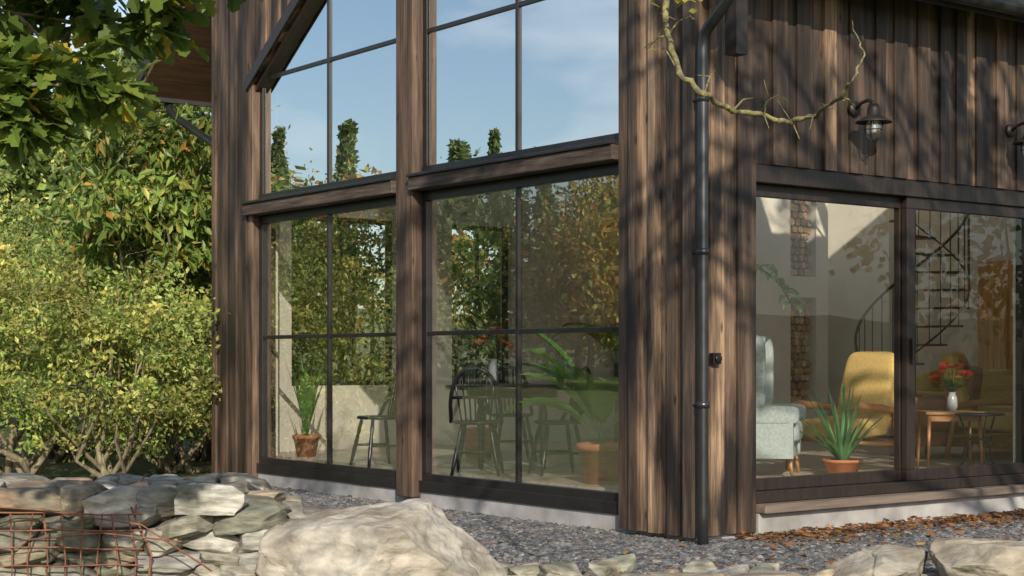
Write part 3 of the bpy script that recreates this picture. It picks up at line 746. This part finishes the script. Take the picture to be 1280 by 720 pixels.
def oakleaf(p,d,L,col):
    d=d.normalized(); s_=d.cross(Vector((random.gauss(0,.5),random.gauss(0,.5),1))).normalized(); nn=s_.cross(d)
    cur=random.uniform(-.15,.25)
    mid=[p+d*(y*L)-nn*(cur*L*y*y) for x,y in shape]
    a=[mid[i]+s_*(x*L)+nn*x*L*.3 for i,(x,y) in enumerate(shape)]; b=[mid[i]-s_*(x*L)+nn*x*L*.3 for i,(x,y) in enumerate(shape)]
    vs=mid+a+b; n=len(shape); fs=[]
    for i in range(n-1): fs+=[(i,n+i,n+i+1,i+1),(i,i+1,2*n+i+1,2*n+i)]
    LV.add(vs,fs,0,False,col)
OC=[(.11,.18,.035),(.16,.24,.045),(.08,.13,.03),(.13,.20,.04),(.22,.28,.05)]
def spray(p,d,L,r_,lvl,lim=None):
    pts=[p];q=p.copy();dd=d.normalized()
    for i in range(5):
        dd=(dd+Vector((random.gauss(0,.12),random.gauss(0,.12),random.gauss(0,.08)-.03))).normalized(); q=q+dd*L/5; pts.append(q.copy())
        if lvl>0 and i>0:
            for _ in range(2 if lvl==1 else 1):
                sd=(dd+Vector((random.gauss(0,.7),random.gauss(0,.7),random.gauss(0,.4)))).normalized(); spray(q,sd,L*(.36 if lvl>1 else .42),r_*.5,lvl-1)
        if lvl<=1:
            for _ in range(3 if lvl==0 else 2):
                if random.random()<.2: continue
                ld=(dd*.6+Vector((random.gauss(0,.8),random.gauss(0,.8),random.gauss(-.2,.5))))
                c=random.choice(OC)
                if random.random()<.04: c=(.55,.42,.05)
                oakleaf(q,ld,random.uniform(.08,.135),c)
    M.tube(pts,[r_,r_*.8,r_*.65,r_*.5,r_*.4,r_*.2],6)
for (px,py,d,px2,py2,d2) in ((-260,60,4.9,40,85,5.2),(-200,-110,4.9,185,-15,5.4),(-200,100,4.7,-20,95,5.0),(-250,-160,5,110,-60,5.3),(-300,-20,5.1,90,20,5.5)):
    a=cw(px,py,d); b=cw(px2,py2,d2)
    spray(a,(b-a),(b-a).length,.016,2)
    M.tube([trk[2],(trk[2]+a)/2+Vector((0,0,.1)),a],[.035,.026,.018],8)
for i in range(14):
    p=trk[3]+Vector((random.gauss(0,.6),random.gauss(0,.6),random.uniform(-.3,1.3)))
    pp=trk[3]; lat=(p.x-CP[0])*RT[0]+(p.y-CP[1])*RT[1]
    if lat<-2.6: spray(pp,(p-pp),1.0,.018,1)
M.obj('branches',[M_bark],oak); LV.obj('leaves',[M_leaf],oak)
M=MB(); M_moss=mat('mossy_bark',(.22,.20,.08),rough=.95,scale=40,var=.5,bump=.8,col2=(.10,.085,.055))
D=6.2
path=[(826,-330),(822,-120),(826,-30),(834,45),(850,92),(880,118),(915,140),(950,143),(985,153),(1020,143),(1050,122),(1068,98),(1080,70),(1072,45),(1064,25)]
P=[cw(x,y,D+.25*math.sin(i)) for i,(x,y) in enumerate(path)]
PR=[.03,.02,.013,.0125,.012,.0115,.011,.0105,.010,.009,.008,.007,.0055,.004,.003,.001]
full=[Vector((-2.5,-6,6.5))]+P; pts2=[];rs2=[]
for i in range(len(full)-1):
    for k_ in range(5):
        t_=k_/5; q=full[i].lerp(full[i+1],t_)+Vector((random.gauss(0,.004),random.gauss(0,.004),random.gauss(0,.004)))
        pts2.append(q); rs2.append((PR[i]*(1-t_)+PR[i+1]*t_)*random.uniform(.8,1.25))
pts2.append(full[-1]); rs2.append(.001)
M.tube(pts2,rs2,8)
LV=MB()
for k_,(q,dx,dy) in enumerate(((4,-40,-50),(5,18,-38),(6,34,-22),(7,28,-30),(8,18,26),(9,34,-8),(3,35,-30),(10,26,22),(7,14,22),(3,-30,20),(9,-10,24))):
    a=P[q]; b=cw(path[q][0]+dx*.8,path[q][1]+dy*.8,D+.1); mid_=(a+b)/2+Vector((0,0,.02)); M.tube([a,mid_,b],[.005,.0035,.0015],5)
    M.tube([mid_,mid_+Vector((random.gauss(0,.05),random.gauss(0,.05),random.gauss(.02,.04)))],[.003,.001],4)
    if k_%3==0: oakleaf(b,Vector((random.gauss(0,1),random.gauss(0,1),-.4)),.05,(.3,.32,.06))
for i in range(36):
    oakleaf(cw(random.gauss(848,26),random.gauss(-14,14),D+random.gauss(0,.15)),Vector((random.gauss(0,1),random.gauss(0,1),random.gauss(-.3,.6))),.06,random.choice([(.3,.3,.05),(.45,.38,.06),(.18,.24,.05)]))
br=empty('oak_branch'); M.obj('branch',[M_moss],br); LV.obj('branch_leaves',[M_leaf],br)
# distant tree mass: ring
Vs=[];Cs=[];tr=MB(); cnt=0
def dtree(x,y,H,kind,colr,w,nl,sz):
    global cnt
    z0=hgt(x,y)
    if kind=='con':
        t_=rng.random(nl)**.7; rr=(1-t_)*H*.19*(0.75+.25*np.sin(t_*60))+.1; 
        tz=z0+H*.05+t_*H*.95; a=rng.uniform(0,6.28,nl); q=rr*np.sqrt(rng.uniform(.3,1,nl)); P=np.c_[x+q*np.cos(a),y+q*np.sin(a),tz]; tint=np.ones((nl,1))
    else:
        ncl=26; u=unit(rng.normal(size=(ncl,3))); c=u*rng.uniform(.4,1,(ncl,1))*np.array([H*.30,H*.30,H*.42]); c+=np.array([x,y,z0+H*.52])
        idx=rng.integers(0,ncl,nl); P=c[idx]+rng.normal(size=(nl,3))*H*.065; tint=rng.uniform(.65,1.25,(ncl,1))[idx]
    V,C=leaf_arrays(P,sz,.7,0,pal(nl,colr,w)*tint*rng.uniform(.75,1.2)); Vs.append(V);Cs.append(C);cnt+=nl
    tr.tube([(x,y,z0-.3),(x+.1,y,z0+H*.4),(x,y,z0+H*.85)],[H*.02,H*.014,H*.004],6)
DG=[(.15,.21,.07),(.20,.27,.09),(.12,.17,.06)]
def ring(n,a0,a1,r0,r1,nl,sz,hs=1):
    for i in range(n):
        a=R(rng.uniform(a0,a1)); r_=rng.uniform(r0,r1); x,y=r_*math.cos(a)-2,r_*math.sin(a)+2
        k_=rng.random(); H=rng.uniform(6.4,8.4)*hs*(.6+r_/100)
        if k_<.25: dtree(x,y,H*1.05,'con',DG,[1,1,1],nl,sz)
        elif k_<.68: dtree(x,y,H*.95,'dec',AU,[2,1,2,2],nl,sz)
        else: dtree(x,y,H*.95,'dec',GR,[2,2,1,1],nl,sz)
ring(115,96,166,42,76,2700,.28,1.13)
ring(50,168,222,40,70,700,.5); ring(26,262,360,45,75,600,.5); ring(40,0,96,45,75,600,.5)
for i in range(18):
    px=rng.uniform(-260,330); d=rng.uniform(28,36); v=cg(px,d)
    dtree(v.x,v.y,rng.uniform(6.2,8.6),'con' if i%3==0 else 'dec',GR if i%3 else DG,[1,1,1] if i%3==0 else [2,2,1,1],3600,.22)
dt=empty('distant_trees'); np_obj('tree_foliage',np.vstack(Vs),quads(cnt),np.vstack(Cs),M_leaf,dt); tr.obj('tree_trunks',[M_bark],dt)
# ================= LIGHT / WORLD =================
EL=R(27); SX,SY=-.50,-.866
wd=bpy.data.worlds.new('World'); sc.world=wd; wd.use_nodes=True; nt=wd.node_tree
sk=nt.nodes.new('ShaderNodeTexSky'); sk.sky_type='NISHITA'; sk.sun_disc=False; sk.sun_elevation=EL; sk.sun_rotation=math.atan2(SX,SY)
sk.air_density=1.0; sk.dust_density=1.2; sk.ozone_density=1.2
tc=nt.nodes.new('ShaderNodeTexCoord'); mp=nt.nodes.new('ShaderNodeMapping'); mp.inputs['Scale'].default_value=(1,1,3.2); nt.links.new(tc.outputs['Generated'],mp.inputs[0])
nz=nt.nodes.new('ShaderNodeTexNoise'); nz.inputs['Scale'].default_value=5; nz.inputs['Detail'].default_value=6; nt.links.new(mp.outputs[0],nz.inputs['Vector'])
mr=nt.nodes.new('ShaderNodeMapRange'); mr.inputs[1].default_value=.48; mr.inputs[2].default_value=.85; mr.inputs[4].default_value=.85; nt.links.new(nz.outputs[0],mr.inputs[0])
mx=nt.nodes.new('ShaderNodeMix'); mx.data_type='RGBA'; nt.links.new(mr.outputs[0],mx.inputs[0]); nt.links.new(sk.outputs[0],mx.inputs[6]); mx.inputs[7].default_value=(6.8,6.9,7.1,1)
nt.links.new(mx.outputs[2],nt.nodes['Background'].inputs[0]); nt.nodes['Background'].inputs[1].default_value=.15
sl=bpy.data.lights.new('sun','SUN'); sl.energy=5.0; sl.angle=R(.5); sl.color=(1,.89,.72)
so=bpy.data.objects.new('sun',sl); sc.collection.objects.link(so)
dv=Vector((SX*math.cos(EL),SY*math.cos(EL),math.sin(EL))); so.rotation_euler=dv.to_track_quat('Z','Y').to_euler(); so.location=dv*50
cam=bpy.data.cameras.new('camera'); co=bpy.data.objects.new('camera',cam); sc.collection.objects.link(co)
co.location=(CP[0],CP[1],CH); co.rotation_euler=(R(90),0,CAMYAW); cam.sensor_width=36; cam.lens=F/1280*36; cam.shift_y=(HZ-360)/1280
cam.clip_start=.05; cam.clip_end=5000; sc.camera=co
